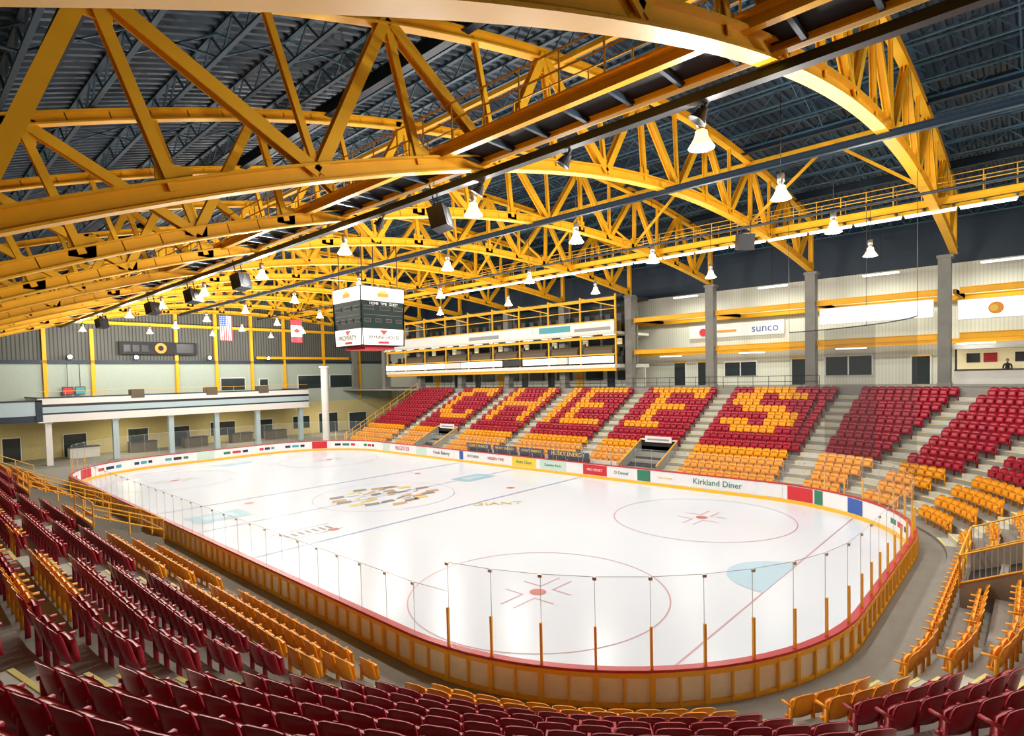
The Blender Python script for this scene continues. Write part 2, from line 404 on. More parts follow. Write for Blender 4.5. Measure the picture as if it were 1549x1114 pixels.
def seats(name,pos,m):
    P=np.array(pos);n=len(P);nv=len(TV)
    c=np.cos(P[:,3])[:,None];s_=np.sin(P[:,3])[:,None]
    X=TV[None,:,0]*c-TV[None,:,1]*s_+P[:,0:1];Y=TV[None,:,0]*s_+TV[None,:,1]*c+P[:,1:2];Zz=TV[None,:,2]+P[:,2:3]
    V=np.stack([X,Y,Zz],-1).reshape(-1,3)
    F=np.array([f for f in TF],dtype=np.int64)
    AF=(F[None]+(np.arange(n)*nv)[:,None,None]).reshape(-1)
    me=bpy.data.meshes.new(name);me.vertices.add(len(V));me.vertices.foreach_set('co',V.ravel())
    nf=n*len(F);me.loops.add(nf*4);me.loops.foreach_set('vertex_index',AF.astype(np.int32))
    me.polygons.add(nf);me.polygons.foreach_set('loop_start',np.arange(nf,dtype=np.int32)*4);me.polygons.foreach_set('loop_total',np.full(nf,4,dtype=np.int32))
    me.update(calc_edges=True);me.validate()
    me.materials.append(m)
    o=bpy.data.objects.new(name,me);COL.objects.link(o);return o
seats('stadium_seats',posR,RED);seats('stadium_seats',posO,ORG)
def rail(mb,pts,h=1.0,m=YELD,bal=False,step=1.2,r=.03):
    for p,q in zip(pts,pts[1:]):
        p=Vector(p);q=Vector(q);L=(q-p).length;n=max(1,int(L/step))
        for z in([h,h*.5] if not bal else [h,.1]): mb.tube(p+Vector((0,0,z)),q+Vector((0,0,z)),r,m,6)
        for i in range(n+1):
            c=p.lerp(q,i/n);mb.tube(c,c+Vector((0,0,h)),r,m,6)
        if bal:
            nn=int(L/.14)
            for i in range(nn): 
                c=p.lerp(q,(i+.5)/nn);mb.beam(c+Vector((0,0,.1)),c+Vector((0,0,h)),.02,.02,STEP)
for g,t,w,r0,r1 in VOM:
    vb=MB();sc_=1. if g in'RLE' else CR+rd(r0)
    d0=rd(r0)+.05;d1=rd(r1+1)
    zt=rz(r1)+.9;zb_=rz(r0)
    for sg in(-1,1):
        tt=t+sg*w/sc_
        a=bp(g,tt,d0);b=bp(g,tt,d1)
        vb.poly([(a[0],a[1],zb_-.1),(b[0],b[1],zb_-.1),(b[0],b[1],zt),(a[0],a[1],zb_+.7)],CONC)
        if g!='R': rail(vb,[(a[0],a[1],zb_+.6),(b[0],b[1],zt-.1)],.9,bal=(g=='E'))
        else: vb.beam((a[0],a[1],zb_+.75),(b[0],b[1],zt+.05),.08,.08,YELD)
    P0=[bp(g,t+sg*w/sc_,d0) for sg in(-1,1)];P1=[bp(g,t+sg*w/sc_,d1) for sg in(-1,1)]
    vb.poly([(P1[0][0],P1[0][1],zb_),(P1[1][0],P1[1][1],zb_),(P1[1][0],P1[1][1],zt),(P1[0][0],P1[0][1],zt)],DARK if g=='R' else CONC)  # dark panel stands in for the shade of an opening; no hole is cut
    vb.poly([(P0[0][0],P0[0][1],zb_+.02),(P0[1][0],P0[1][1],zb_+.02),(P1[1][0],P1[1][1],rz(r1)+.03),(P1[0][0],P1[0][1],rz(r1)+.03)],DARK)  # dark floor sheet over the treads, shade of the recess put into colour
    vb.beam((P1[0][0],P1[0][1],zt+.03),(P1[1][0],P1[1][1],zt+.03),.12,.1,YELD if g!='R' else WHITE)
    if g=='R':
        x=HW+d1-.1;vb.box(x-.05,x,t-1.1,t+1.1,zt-.15,zt+.3,WHITE);vb.box(x-.06,x-.05,t-.9,t+.9,zt,zt+.12,INK['grey'])
    else:
        rail(vb,[(P1[0][0],P1[0][1],zt-.1),(P1[1][0],P1[1][1],zt-.1)],1.0)
        rail(vb,[(P0[0][0],P0[0][1],zb_+.6),(P0[1][0],P0[1][1],zb_+.6)],.9)
    vb.obj('vomitory_entry')
gr=MB()
rail(gr,[(HW+D0,YE+.1,Z0),(HW+rd(NR),YE+.1,ZC-.3)],1.0)
rail(gr,[(-HW-D0,YE+.1,Z0),(-HW-rd(NR),YE+.1,ZC-.3)],1.0)
rail(gr,[(HW+rd(NR)+.3,-CY,ZC),(HW+rd(NR)+.3,YE,ZC)],.9,m=BLK,r=.02)
gr.obj('guard_railing')
# ------------------------------------------------------------------ roof
def zb(X): return 16.72-(.0071 if X<9 else .004)*(X-9)**2
def slope(X): return -2*(.0071 if X<9 else .004)*(X-9)
def topn(X,h=3.8):
    s_=slope(X);c=1/math.sqrt(1+s_*s_);return (X-h*s_*c,zb(X)+h*c)
TY=[-26.8+8.1*k for k in range(10)];TY[0]=-27.6
XN=[-17.8+3.2*k for k in range(-3,15)]
def make_truss():
    t=MB()
    B=[(x,0,zb(x)) for x in XN];T=[(topn(x)[0],0,topn(x)[1]) for x in XN]
    T[-1]=(27.0,0,T[-1][2])
    def sub(fn,m,w,h,n=3):
        for a,b in zip(XN,XN[1:]):
            for i in range(n):
                p=fn(a+(b-a)*i/n);q=fn(a+(b-a)*(i+1)/n);t.ibeam(p,q,w,h,m,t=.05,ext=.015)
    sub(lambda x:(x,0,zb(x)),YEL,.42,.44)
    sub(lambda x:(topn(x)[0],0,topn(x)[1]),YEL,.36,.36)
    for i,x in enumerate(XN):
        k=i-3
        w=.17 if k%2 else .22
        t.ibeam(B[i],T[i],w,w*.9,YEL,up=(0,1,0),t=.03)
        t.box(B[i][0]-.35,B[i][0]+.35,-.03,.03,B[i][2]-.1,B[i][2]+.55,YEL)
        if k%2==0:
            t.box(T[i][0]-.4,T[i][0]+.4,-.03,.03,T[i][2]-.6,T[i][2]+.1,YEL)
            if i+1<len(XN): t.ibeam(T[i],B[i+1],.30,.28,YEL,up=(0,1,0),t=.04)
            if i-1>=0: t.ibeam(T[i],B[i-1],.30,.28,YEL,up=(0,1,0),t=.04)
    t.ibeam((27,0,15.2),(27,0,zb(27)+4.0),.3,.3,YEL,up=(0,1,0),t=.04)
    return t
tm=make_truss()
t0=tm.obj('roof_truss',loc=(0,TY[0],0))
for y in TY[1:]:
    o=bpy.data.objects.new('roof_truss',t0.data);o.location=(0,y,0);COL.objects.link(o)
def zr(X):
    X2=max(X,-30);s_=slope(X2);return zb(X2)+3.8*math.sqrt(1+s_*s_)+1.05
dk=MB();xs=[-30+64*i/32 for i in range(33)]
per=.42;y=-42.;ys=[]
while y<46.5:
    ys+=[(y,0),(y+per*.35,0),(y+per*.5,.09),(y+per*.85,.09)];y+=per
k=dk.mi(DECK)
for (yy,dz) in ys:
    for x in xs: dk.v.append((x,yy,zr(x)+dz))
n=len(xs)
for a in range(len(ys)-1):
    for j in range(n-1): dk.f.append((a*n+j,a*n+j+1,(a+1)*n+j+1,(a+1)*n+j));dk.m.append(k)
dk.obj('ceiling')
jo=MB()
jx=[-26+2.15*i for i in range(28)]
Yb=[-42,-34.9]+TY+[46.4]
for x in jx:
    zt=zr(x)-.06;zl=zt-.72
    jo.beam((x,-42,zt),(x,46.4,zt),.16,.07,JOI)
    jo.beam((x,-34.9,zl),(x,46.4,zl),.12,.07,JOI)
    for a,b in zip(Yb[1:],Yb[2:]):
        nn=max(4,int((b-a)/.68));st=(b-a)/nn
        for i in range(nn):
            p=(x,a+i*st,zl if i%2 else zt);q=(x,a+(i+1)*st,zt if i%2 else zl);jo.beam(p,q,.05,.05,JOI)
for x in(-19,-9.5,2.,13.,23.): jo.ibeam((x,-42,zr(x)-.75),(x,46.4,zr(x)-.75),.3,.5,NAVY)
for a,b in zip(Yb[1:],Yb[2:]):
    m_=(a+b)/2
    for x,x2 in zip(jx,jx[1:]): jo.beam((x,m_,zr(x)-.75),(x2,m_,zr(x2)-.1),.05,.05,JOI);jo.beam((x,m_,zr(x)-.1),(x2,m_,zr(x2)-.75),.05,.05,JOI)
jo.obj('roof_joists')
lm=MB()
lm.ibeam((3,-42,16.15),(3,46.4,16.15),.2,.28,NAVY)
lm.tube((12.5,-42,16.1),(12.5,46.4,16.1),.07,NAVY,6)
lm.obj('roof_tie_beams')
xb=MB()
for X in(14.2,):
    for a,b in zip(TY,TY[1:]):
        zt_=zb(X)+3.7;z0_=zb(X)+.1
        xb.beam((X,a,z0_),(X,(a+b)/2,zt_),.14,.14,YEL);xb.beam((X,b,z0_),(X,(a+b)/2,zt_),.14,.14,YEL)
for X in(-5.0,14.2):
    xb.beam((X,TY[0],zb(X)+3.7),(X,TY[-1],zb(X)+3.7),.18,.18,YEL)
xb.obj('roof_bracing')
def catwalk(X,z,w,black):
    c=MB();y0,y1=-41.8,46.0
    for sx in(-1,1):
        c.ibeam((X+sx*w/2,y0,z),(X+sx*w/2,y1,z),.22,.36,YEL)
        for hh in(.65,1.15): c.tube((X+sx*w/2,y0,z+.15+hh),(X+sx*w/2,y1,z+.15+hh),.028,YELD,6)
        yy=y0
        while yy<y1: c.tube((X+sx*w/2,yy,z),(X+sx*w/2,yy,z+1.3),.028,YELD,6);yy+=1.35
    c.box(X-w/2,X+w/2,y0,y1,z+.02,z+.07,DARK)
    yy=y0
    while yy<y1: c.beam((X-w/2,yy,z-.1),(X+w/2,yy,z-.1),.1,.14,NAVY);yy+=1.35
    if black:
        c.box(X+w/2-.05,X+w/2+.2,y0,y1,z-.58,z-.36,BLK)
        c.ibeam((X-w/2-.4,y0,z-.3),(X-w/2-.4,y1,z-.3),.2,.26,YEL)
    return c.obj('catwalk')
catwalk(-9.6,14.55,1.3,True);c2=catwalk(18.2,16.75,1.2,False)
ft=MB()
yy=-31.
while yy<14: ft.box(17.4,17.5,yy,yy+2.3,16.1,16.2,TUBE);ft.box(17.36,17.54,yy-.05,yy+2.35,16.2,16.27,WHITE);yy+=2.5
ft.obj('fluorescent_light_strip')
# ------------------------------------------------------------------ columns right/left
for y in [-27.1]+TY[1:]:
    c=MB();c.box(26.62,27.38,y-.36,y+.36,ZC,15.15,CONCD);c.box(26.55,27.45,y-.5,y+.43,15.0,15.2,CONCD);c.box(26.58,27.42,y-.4,y+.4,ZC,ZC+.25,CONC)
    c.obj('concrete_column')
    c=MB();c.box(-27.8,-27.1,y-.35,y+.35,0,zb(-27.4)-.2,CONCD);c.box(-27.9,-27.0,y-.42,y+.42,zb(-27.4)-.4,zb(-27.4)-.2,CONCD);c.obj('concrete_column')
gb=MB()
for z,h in((12.75,.42),(9.7,.42)):
    for a,b in zip([-41.8]+TY,TY[:4]): gb.ibeam((27.1,a+.3,z),(27.1,b-.3,z),.3,h,YEL)
for x in(28.5,31,33.5):
    for z in(12.75,):
        for y in TY[:4]: gb.beam((27.4,y,z),(33.9,y,z+.2),.2,.3,YEL)
gb.ibeam((33.6,-41.8,12.9),(33.6,46,12.9),.3,.4,YEL)
gb.ibeam((33.6,-41.8,9.6),(33.6,46,9.6),.3,.35,YEL)
gb.obj('steel_girts')
def sign(name,x,y0,y1,z0,z1,m,fm=WHITE):
    s_=MB();s_.box(x,x+.18,y0,y1,z0,z1,fm);s_.box(x-.02,x,y0+.06,y1-.06,z0+.06,z1-.06,m);o=s_.obj(name)
    return o
sign('backlit_sign',26.9,-26.5,TY[1]-.6,11.05,12.3,LIT)
s_=sign('backlit_sign',26.9,-31.8,-27.8,10.75,12.1,LIT)
em=MB();em.tube((26.86,-29.8,11.4),(26.84,-29.8,11.4),.4,INK['orange'],20);em.tube((26.85,-29.7,11.4),(26.82,-29.7,11.4),.22,INK['yellow'],20);em.obj('sign_emblem',s_)
so=sign('wall_sign',33.7,-14.6,-5.4,11.0,12.3,WHITE)
text('sunco',.8,(33.66,-12.9,11.65),RX,INK['blue'],so,'sign_lettering',w=2.4)
em=MB();em.tube((33.65,-7.4,11.6),(33.6,-7.4,11.6),.38,INK['yellow'],16);em.tube((33.64,-6.9,11.6),(33.58,-6.9,11.6),.38,INK['red'],16);em.box(33.62,33.66,-10.2,-7.9,11.5,11.7,INK['orange']);em.obj('sign_emblem',so)
# ------------------------------------------------------------------ walls
w=MB();w.box(34,34.3,-42,46.5,0,15.6,CREAM);w.box(34,34.3,-42,46.5,15.6,21,NAVY)
w.obj('wall_right')
w=MB();w.box(-30.3,-30,-42,46.5,0,12.5,CONCD);w.obj('wall_left')
w=MB();w.box(-30,34,-42.3,-42,0,22,CONCD);w.obj('wall_near')
w=MB();w.box(-30,34,46.5,46.8,0,4.6,CREAMY);w.box(-30,34,46.5,46.8,4.6,10.3,WBAND);w.box(-30,34,46.5,46.8,10.3,22,PLEAT)
w.obj('wall_far')
w=MB();w.box(-30,34,46.2,46.5,10.15,10.5,NAVY)
for x in(-27,-18.5,-10.3,-6.1,2.4,7.0,11.5,16,22,28): w.ibeam((x,46.35,4.8),(x,46.35,17.5 if x>-5 else 14),.35,.3,YEL,up=(0,1,0))
w.ibeam((-30,46.0,14.7),(34,46.0,14.7),.3,.35,YEL);w.ibeam((12,46.0,10.9),(26,46.0,10.9),.3,.35,YEL)
w.obj('trim_1')
dd=MB()
for i,(xa,x1,z0,z1) in enumerate([(-26,-23,0,3.2),(-20,-18,0,2.6),(-14,-12.6,0,2.4),(-9,-7,0,2.4),(-3,-1,.9,2.5),(1.5,3.5,.0,2.4),(6,9,.9,2.6),(12,14,0,2.5),(17,19.5,.9,2.6),(21,24,0,2.8),(26,29,0,2.6),(7.5,10.5,6.7,8.2),(12.5,13.6,6.7,8.0),(18,22,6.6,8.4),(23,27,6.6,8.4)]):
    dd.box(xa,x1,46.42,46.5,z0,z1,ROAD);dd.box(xa-.08,x1+.08,46.44,46.5,z1,z1+.1,WHITE);dd.box(xa-.08,xa,46.40,46.5,z0,z1,WHITE);dd.box(x1,x1+.08,46.40,46.5,z0,z1,WHITE)
dd.obj('window_1')
dr=MB()
for y0,y1,z0,z1 in[(-12,-9,7.2,8.5),(-16.4,-15.2,6.3,8.6),(-21.5,-18,7.1,8.7),(-8,-6.2,6.3,8.6),(-4.8,-3.6,6.3,8.6),(-25.5,-24.3,6.3,8.5),(0,3,7,8.5),(5,9,7,8.5),(12,16,7,8.5),(19,21,6.3,8.5),(24,30,7,8.5),(33,38,7,8.5)]:
    dr.box(33.9,34,y0,y1,z0,z1,ROAD);dr.box(33.86,34,y0-.1,y1+.1,z1,z1+.12,YELD if z0<7 else WHITE)
    dr.box(33.86,34,y0-.1,y0,z0,z1,WHITE);dr.box(33.86,34,y1,y1+.1,z0,z1,WHITE)
    if y1-y0>2: dr.box(33.87,33.95,(y0+y1)/2-.05,(y0+y1)/2+.05,z0,z1,WHITE)
dr.obj('window_2')
cs=MB();cs.box(32,32.5,-33,-27.2,6.3,7.3,WHITE);cs.box(31.9,32.6,-33,-27.2,7.3,7.4,BLK);cs.box(33.75,33.9,-33,-27.2,6.3,8.9,WARM);cs.box(31.9,33.9,-33,-27.2,8.9,9.3,WHITE)
for y in(-32.5,-31,-29.2,-28.2): cs.box(33.6,33.75,y-.4,y+.4,7.9,8.6,[BLK,INK['red'],WHITE,BLK][int(-y)%4])
for y in(-27.3,-32.9): cs.box(31.95,32.1,y-.06,y+.06,7.4,8.9,BLK)
cs.obj('concession_stand')
def person(loc,rz_):
    SK=mat('skin',(.55,.33,.23),.6,noise=.05);CL=mat('dark_clothing',(.03,.03,.045),.8,noise=.2);HR=mat('hair_brown',(.06,.035,.02),.7,noise=.2)
    V=[(0,0,.95),(0,.02,1.15),(0,.05,1.40),(0,.07,1.5),(0,.09,1.58),
       (.10,0,.90),(.11,.02,.50),(.11,-.03,.08),(.11,.12,.04),(-.10,0,.90),(-.11,.02,.50),(-.11,-.03,.08),(-.11,.12,.04),
       (.20,.05,1.40),(.25,.08,1.12),(.20,.30,1.05),(-.20,.05,1.40),(-.25,.08,1.12),(-.20,.30,1.05)]
    E=[(0,1),(1,2),(2,3),(3,4),(0,5),(5,6),(6,7),(7,8),(0,9),(9,10),(10,11),(11,12),(2,13),(13,14),(14,15),(2,16),(16,17),(17,18)]
    R=[.15,.14,.15,.06,.055,.10,.07,.05,.04,.10,.07,.05,.04,.065,.05,.04,.065,.05,.04]
    me=bpy.data.meshes.new('person');me.from_pydata(V,E,[]);me.materials.append(CL)
    o=bpy.data.objects.new('person',me);COL.objects.link(o);o.location=loc;o.rotation_euler=(0,0,rz_)
    md=o.modifiers.new('skin','SKIN')
    for i,r in enumerate(R): me.skin_vertices[0].data[i].radius=(r,r*.8 if i<3 else r)
    me.skin_vertices[0].data[0].use_root=True
    o.modifiers.new('sub','SUBSURF').levels=1
    h=MB();h.lathe([(.0,-.12),(.045,-.11),(.07,-.05),(.078,.02),(.07,.08),(.04,.115),(0,.12)],SK,14,c=(0,.1,1.68))
    h.lathe([(.083,.0),(.084,.04),(.076,.095),(.045,.13),(0,.14)],HR,14,c=(0,.085,1.69))
    h.tube((0,.17,1.68),(0,.205,1.66),.014,SK,6,.008)
    for s in(-1,1): h.tube((s*.03,.168,1.70),(s*.03,.178,1.70),.011,HR,6);h.tube((s*.078,.09,1.68),(s*.09,.085,1.68),.022,SK,6)
    h.tube((-.025,.166,1.63),(.025,.166,1.63),.007,INK['red'],5)
    for s in(-1,1):
        h.tube((s*.20,.28,1.06),(s*.19,.38,1.125),.036,SK,8,.03)
        for j in range(4): h.tube((s*.19+(j-1.5)*.018,.38,1.125),(s*.19+(j-1.5)*.02,.46-abs(j-1.5)*.01,1.115),.009,SK,5)
        h.tube((s*.165,.34,1.10),(s*.145,.40,1.12),.01,SK,5)
    h.obj('head_and_hands',o,smooth=True)
person((33.0,-30.2,ZC),math.pi/2)
rc=MB();rc.box(26.5,34,-42,46.2,ZC-.25,ZC-.01,CONC);rc.box(24.9,26.5,YE,46.2,ZC-.25,ZC-.01,CONC);rc.obj('concourse_slab')
# ------------------------------------------------------------------ suites / press box
su=MB();Y0,Y1=-2.0,35
su.box(25.0,31.5,Y0,Y1,8.25,8.6,WHITE)
su.box(24.95,25.05,Y0,Y1,9.5,9.62,YEL)
for a,b,m in[(-1.9,3.4,LIT),(3.6,5.0,WHITE),(5.1,9.6,LIT),(9.8,12.6,INK['black']),(12.8,19.5,LIT),(19.7,22.5,WHITE),(22.7,30,LIT),(30.2,34.8,LIT)]:
    su.box(24.86,25.0,a,b,8.75,9.4,m)
su.box(29,29.2,Y0,Y1,8.6,11.5,DARK);su.box(24.9,31.5,Y0,Y1,11.5,11.75,CREAM)
su.box(24.9,25.02,Y0,Y1,11.75,12.75,WHITE);su.box(24.84,24.9,3.2,7.2,12.0,12.6,INK['teal']);su.box(24.84,24.9,8.2,12,11.95,12.65,INK['white']);su.box(24.84,24.9,-1.6,2.6,11.9,12.2,INK['grey']);su.box(24.84,24.9,13.2,18,11.9,12.3,INK['grey'])
su.box(24.9,25.05,Y0,Y1,12.75,12.87,YEL)
su.box(29,29.2,Y0,Y1,11.8,15.2,ROAD);su.box(26.5,31.5,Y0,Y1,15.1,15.4,NAVY)
for a in np.arange(Y0+.4,Y1-4,4.1):
    b=a+3.3
    prof=[(25.1,9.62),(25.1,10.0),(25.25,10.3),(25.6,10.45),(26.4,10.45),(26.4,9.62)]
    for p,q in zip(prof,prof[1:]): su.poly([(p[0],a,p[1]),(p[0],b,p[1]),(q[0],b,q[1]),(q[0],a,q[1])],BROWN)
    for e in(a,b): su.poly([(p[0],e,p[1]) for p in prof],BROWN)
    su.box(25.6,25.8,b+.15,b+.65,9.7,10.7,BLK)
    su.box(27.6,27.8,a+.5,a+1.1,10.6,11.2,WARM)
for a in np.arange(Y0+.5,Y1,1.25):
    su.box(26.9,27.3,a,a+.7,8.6,9.9,BLK);su.box(27.3,27.42,a,a+.7,9.5,10.5,BLK)
    su.box(26.6,27.0,a,a+.6,11.8,12.9,BROWN);su.box(27.0,27.1,a,a+.6,12.7,13.6,BLK)
for a in np.arange(Y0,Y1,4.1):
    su.beam((25.2,a,8.6),(25.2,a,15.3),.14,.14,YEL);su.beam((29,a,8.6),(29,a,15.3),.25,.25,CONCD)
    su.beam((25.2,a,14.1),(25.2,a+4.1,15.2),.1,.1,YEL)
su.ibeam((25.2,Y0,14.9),(25.2,Y1,14.9),.25,.3,YEL);su.ibeam((25.2,Y0,11.2),(25.2,Y1,11.2),.2,.25,YEL);su.beam((25.1,Y0,13.9),(25.1,Y1,13.9),.08,.08,YEL)
su.ibeam((25.2,Y0,8.1),(25.2,Y1,8.1),.25,.3,YEL)
for a in np.arange(Y0+.3,Y1,2.6):
    su.box(25.4,25.6,a,a+1.3,11.42,11.48,LIT)
su.box(30.6,30.8,Y0,Y1,ZC,8.25,CREAM)
for a in np.arange(Y0+1,Y1-1,4.1): su.box(30.5,30.6,a,a+2.2,7,8.0,ROAD);su.box(30.5,30.6,a+2.6,a+3.5,ZC,8.0,YELD if int(a)%3==0 else ROAD)
su.obj('press_box_suites')
wc=MB();wc.tube((14.5,33.,0),(14.5,33.,9.2),.42,WHITE,16);wc.tube((14.5,33.,9.2),(14.5,33.,9.4),.6,WHITE,16);wc.obj('white_pillar')
# ------------------------------------------------------------------ far end balcony
bc=MB();FY=39.
bc.box(-12,15.4,FY,46.1,4.3,4.7,CONCD)
for z0,z1,o,m in((4.2,4.95,0,WHITE),(4.95,5.12,.05,NAVY),(5.12,5.7,0,PALEB),(5.7,5.95,.05,BLK),(5.95,6.55,0,WHITE),(6.55,6.66,-.06,NAVY)):
    bc.box(-12,15.4,FY-.12+o,FY+.02,z0,z1,m)
    bc.box(-12.1-o*-1,-11.95,FY-.1,46,z0,z1,m);bc.box(15.35,15.5,FY-.1,46,z0,z1,m)
for x in(-4.4,3,9): bc.box(x,x+1.2,FY-.2,FY+.9,6.3,7.2,BROWN)
for x in np.arange(-11.5,15,1.6): bc.tube((x,FY,6.6),(x,FY,7.2),.02,YELD,6)
bc.tube((-12,FY,7.2),(15.4,FY,7.2),.025,YELD,6)
for x in(-11.3,-5.8,-.6,4.2,9.0,14.6):
    bc.box(x-.25,x+.25,FY+.3,FY+.8,-.02,4.3,WHITE if x<-11 else PALEB);bc.box(x-.33,x+.33,FY+.22,FY+.88,4.05,4.3,WHITE)
bc.obj('mezzanine_balcony')
lb=MB();lb.box(-26.9,-12.2,36.6,46.1,4.5,4.8,CONCD);lb.box(-26.9,-12.2,36.5,36.6,4.4,5.0,NAVY);lb.box(-26.9,-12.2,36.45,36.6,5.0,6.3,PALEB);lb.box(-26.9,-12.1,36.4,36.6,6.3,6.45,NAVY);lb.box(-12.6,-12.1,36.4,39,4.4,6.4,NAVY)
for x in(-26.5,-23,-17): lb.box(x,x+.5,37,37.5,0,4.5,WHITE)
lb.obj('mezzanine_balcony')
ls=MB()
ls.box(-3.6,4.6,45.95,46.1,11.2,12.7,DARK);ls.tube((.6,45.93,11.95),(.6,45.86,11.95),.62,INK['orange'],24);ls.tube((.6,45.88,11.95),(.6,45.82,11.95),.3,DARK,24)
ls.box(2.3,4.2,45.9,45.96,11.4,12.5,BLK)
for x in(-3.2,-2.3,-1.4): ls.box(x,x+.7,45.9,45.96,11.5,12.3,BLK)
ls.obj('wall_scoreboard')
fw=MB()
for x in(-8.2,-2.0,6.0,13.5): fw.box(x-.25,x+.25,45.75,45.95,10.6,11.1,BLK);fw.tube((x,45.74,10.85),(x,45.70,10.85),.2,BULB,14)
fw.obj('wall_floodlight')
tv=MB()
for x,mm in((-9.0,INK['red']),(-7.9,INK['teal'])):
    tv.box(x,x+.95,45.8,45.95,6.75,7.6,BLK);tv.box(x+.06,x+.89,45.77,45.8,6.82,7.52,mm);tv.beam((x+.5,45.9,7.6),(x+.5,45.9,10.2),.06,.06,BLK)
tv.obj('wall_television')
ub=MB()
for x in(-9,-3.5,2,7.5,12): ub.box(x,x+2.6,43.5,44.8,0,1.1,[CREAMY,WHITE,BROWN,CREAMY,WHITE][int(x)%5]);ub.box(x-.05,x+2.65,43.4,44.9,1.1,1.18,BLK)
ub.obj('service_counter')
# ------------------------------------------------------------------ scoreboard
SBW=mat('scoreboard_lit_panel',(.85,.84,.78),.4,emis=.45,ecol=(1,.97,.85))
SBF=mat('scoreboard_dark_face',(.004,.018,.015),.5,spec=.2)
SBT=mat('scoreboard_trim',(.10,.10,.09),.5)
sb=MB();bx,by=-.8,0;r=1.62
sb.box(bx-r*.8,bx+r*.8,by-r*.8,by+r*.8,9.9,13.2,BLK)
def face(mb,dirx,diry):
    n=Vector((dirx,diry,0));tx=Vector((-diry,dirx,0));c=Vector((bx,by,0))
    def q(u0,u1,z0,z1,o,m):
        tilt=lambda z:(r-.12+.10*((z-9.7)/3.7))+o
        mb.poly([c+n*tilt(z0)+tx*u0+Vector((0,0,z0)),c+n*tilt(z0)+tx*u1+Vector((0,0,z0)),c+n*tilt(z1)+tx*u1+Vector((0,0,z1)),c+n*tilt(z1)+tx*u0+Vector((0,0,z1))],m)
    q(-r,r,9.75,13.4,0,SBF);q(-r+.05,r-.05,12.5,13.35,.02,SBW);q(-r+.05,r-.05,9.8,10.8,.02,SBW)
    for u in(-1.05,.1,1.1): q(u-.36,u+.36,11.95,12.2,.03,SBT);q(u-.33,u+.33,11.98,12.17,.04,DARK)
    for u in(-1.15,-.4,.4,1.15): q(u-.22,u+.22,11.2,11.42,.03,SBT);q(u-.19,u+.19,11.23,11.39,.04,DARK)
    q(-1.4,1.4,11.62,11.65,.03,SBT)
    q(-.4,.4,12.75,13.0,.03,INK['orange']);q(-.25,.25,12.98,13.15,.03,INK['yellow']);q(-.4,.4,9.88,10.02,.03,INK['red'])
    mb.poly([c+n*(r-.03)+tx*-.3+Vector((0,0,10.7)),c+n*(r-.03)+tx*.3+Vector((0,0,10.7)),c+n*(r-.03)+Vector((0,0,10.42))],INK['red'])
for a,b in((0,-1),(-1,0),(0,1),(1,0)): face(sb,a,b)
sb.box(bx-r+.1,bx+r-.1,by-r+.1,by+r-.1,13.3,13.42,WHITE);sb.box(bx-1.1,bx+1.1,by-1.1,by+1.1,9.55,9.75,INK['red'])
for a in(-1,1):
    for b in(-1,1): sb.tube((bx+a*1.3,by+b*1.3,13.4),(bx+a*1.3,by+b*1.3,16.6),.03,BLK,6)
so=sb.obj('hanging_scoreboard')
text('WYNNE HOUSE',.3,(bx,by-r-.0,10.25),RY,INK['black'],so,'scoreboard_lettering',w=2.3)
text('PROPERTY',.3,(bx-r-.0,by,10.25),RX,INK['black'],so,'scoreboard_lettering',w=2.0)
text('HOME  TIME  GUEST',.14,(bx,by-r-.05,12.32),RY,INK['white'],so,'scoreboard_lettering',w=2.1)
# ------------------------------------------------------------------ flags
def flag(X,Y,zt,w,h,kind):
    f=MB()
    def q(u0,u1,v0,v1,m,o=0):
        nn=6
        for i in range(nn):
            a=u0+(u1-u0)*i/nn;b=u0+(u1-u0)*(i+1)/nn
            wv=lambda u:.05*math.sin(u*9)
            f.poly([(X+a*w,Y+wv(a)-o,zt-v1*h),(X+b*w,Y+wv(b)-o,zt-v1*h),(X+b*w,Y+wv(b)-o,zt-v0*h),(X+a*w,Y+wv(a)-o,zt-v0*h)],m)
    if kind=='us':
        for i in range(13): q(i/13,(i+1)/13,0,1,INK['red'] if i%2==0 else INK['white'])
        q(0,7/13,0,.42,INK['blue'],.02)
        for i in range(4):
            for j in range(5): q(.05+i*.125,.09+i*.125,.03+j*.08,.06+j*.08,INK['white'],.03)
    else:
        q(0,1,0,.25,INK['red']);q(0,1,.25,.75,INK['white']);q(0,1,.75,1,INK['red'])
        leaf=[(0,-.2),(.03,-.03),(.2,-.05),(.15,.0),(.3,.1),(.24,.13),(.27,.22),(.14,.2),(.16,.3),(.08,.24),(0,.4),(-.08,.24),(-.16,.3),(-.14,.2),(-.27,.22),(-.24,.13),(-.3,.1),(-.15,0),(-.2,-.05),(-.03,-.03)]
        f.poly([(X+(.5+a*.9)*w,Y-.1,zt-h*(.55-b*.5)) for a,b in leaf],INK['red'])
    f.tube((X-.1,Y,zt+.02),(X+w+.1,Y,zt+.02),.03,BLK,6)
    f.tube((X+w*.1,Y,zt),(X+w*.1,Y,zt+2.2),.01,BLK,4);f.tube((X+w*.9,Y,zt),(X+w*.9,Y,zt+2.2),.01,BLK,4)
    f.obj('usa_flag' if kind=='us' else 'canada_flag')
flag(.2,26.9,14.2,1.2,2.4,'us');flag(7.4,26.9,14.2,1.25,2.4,'ca')
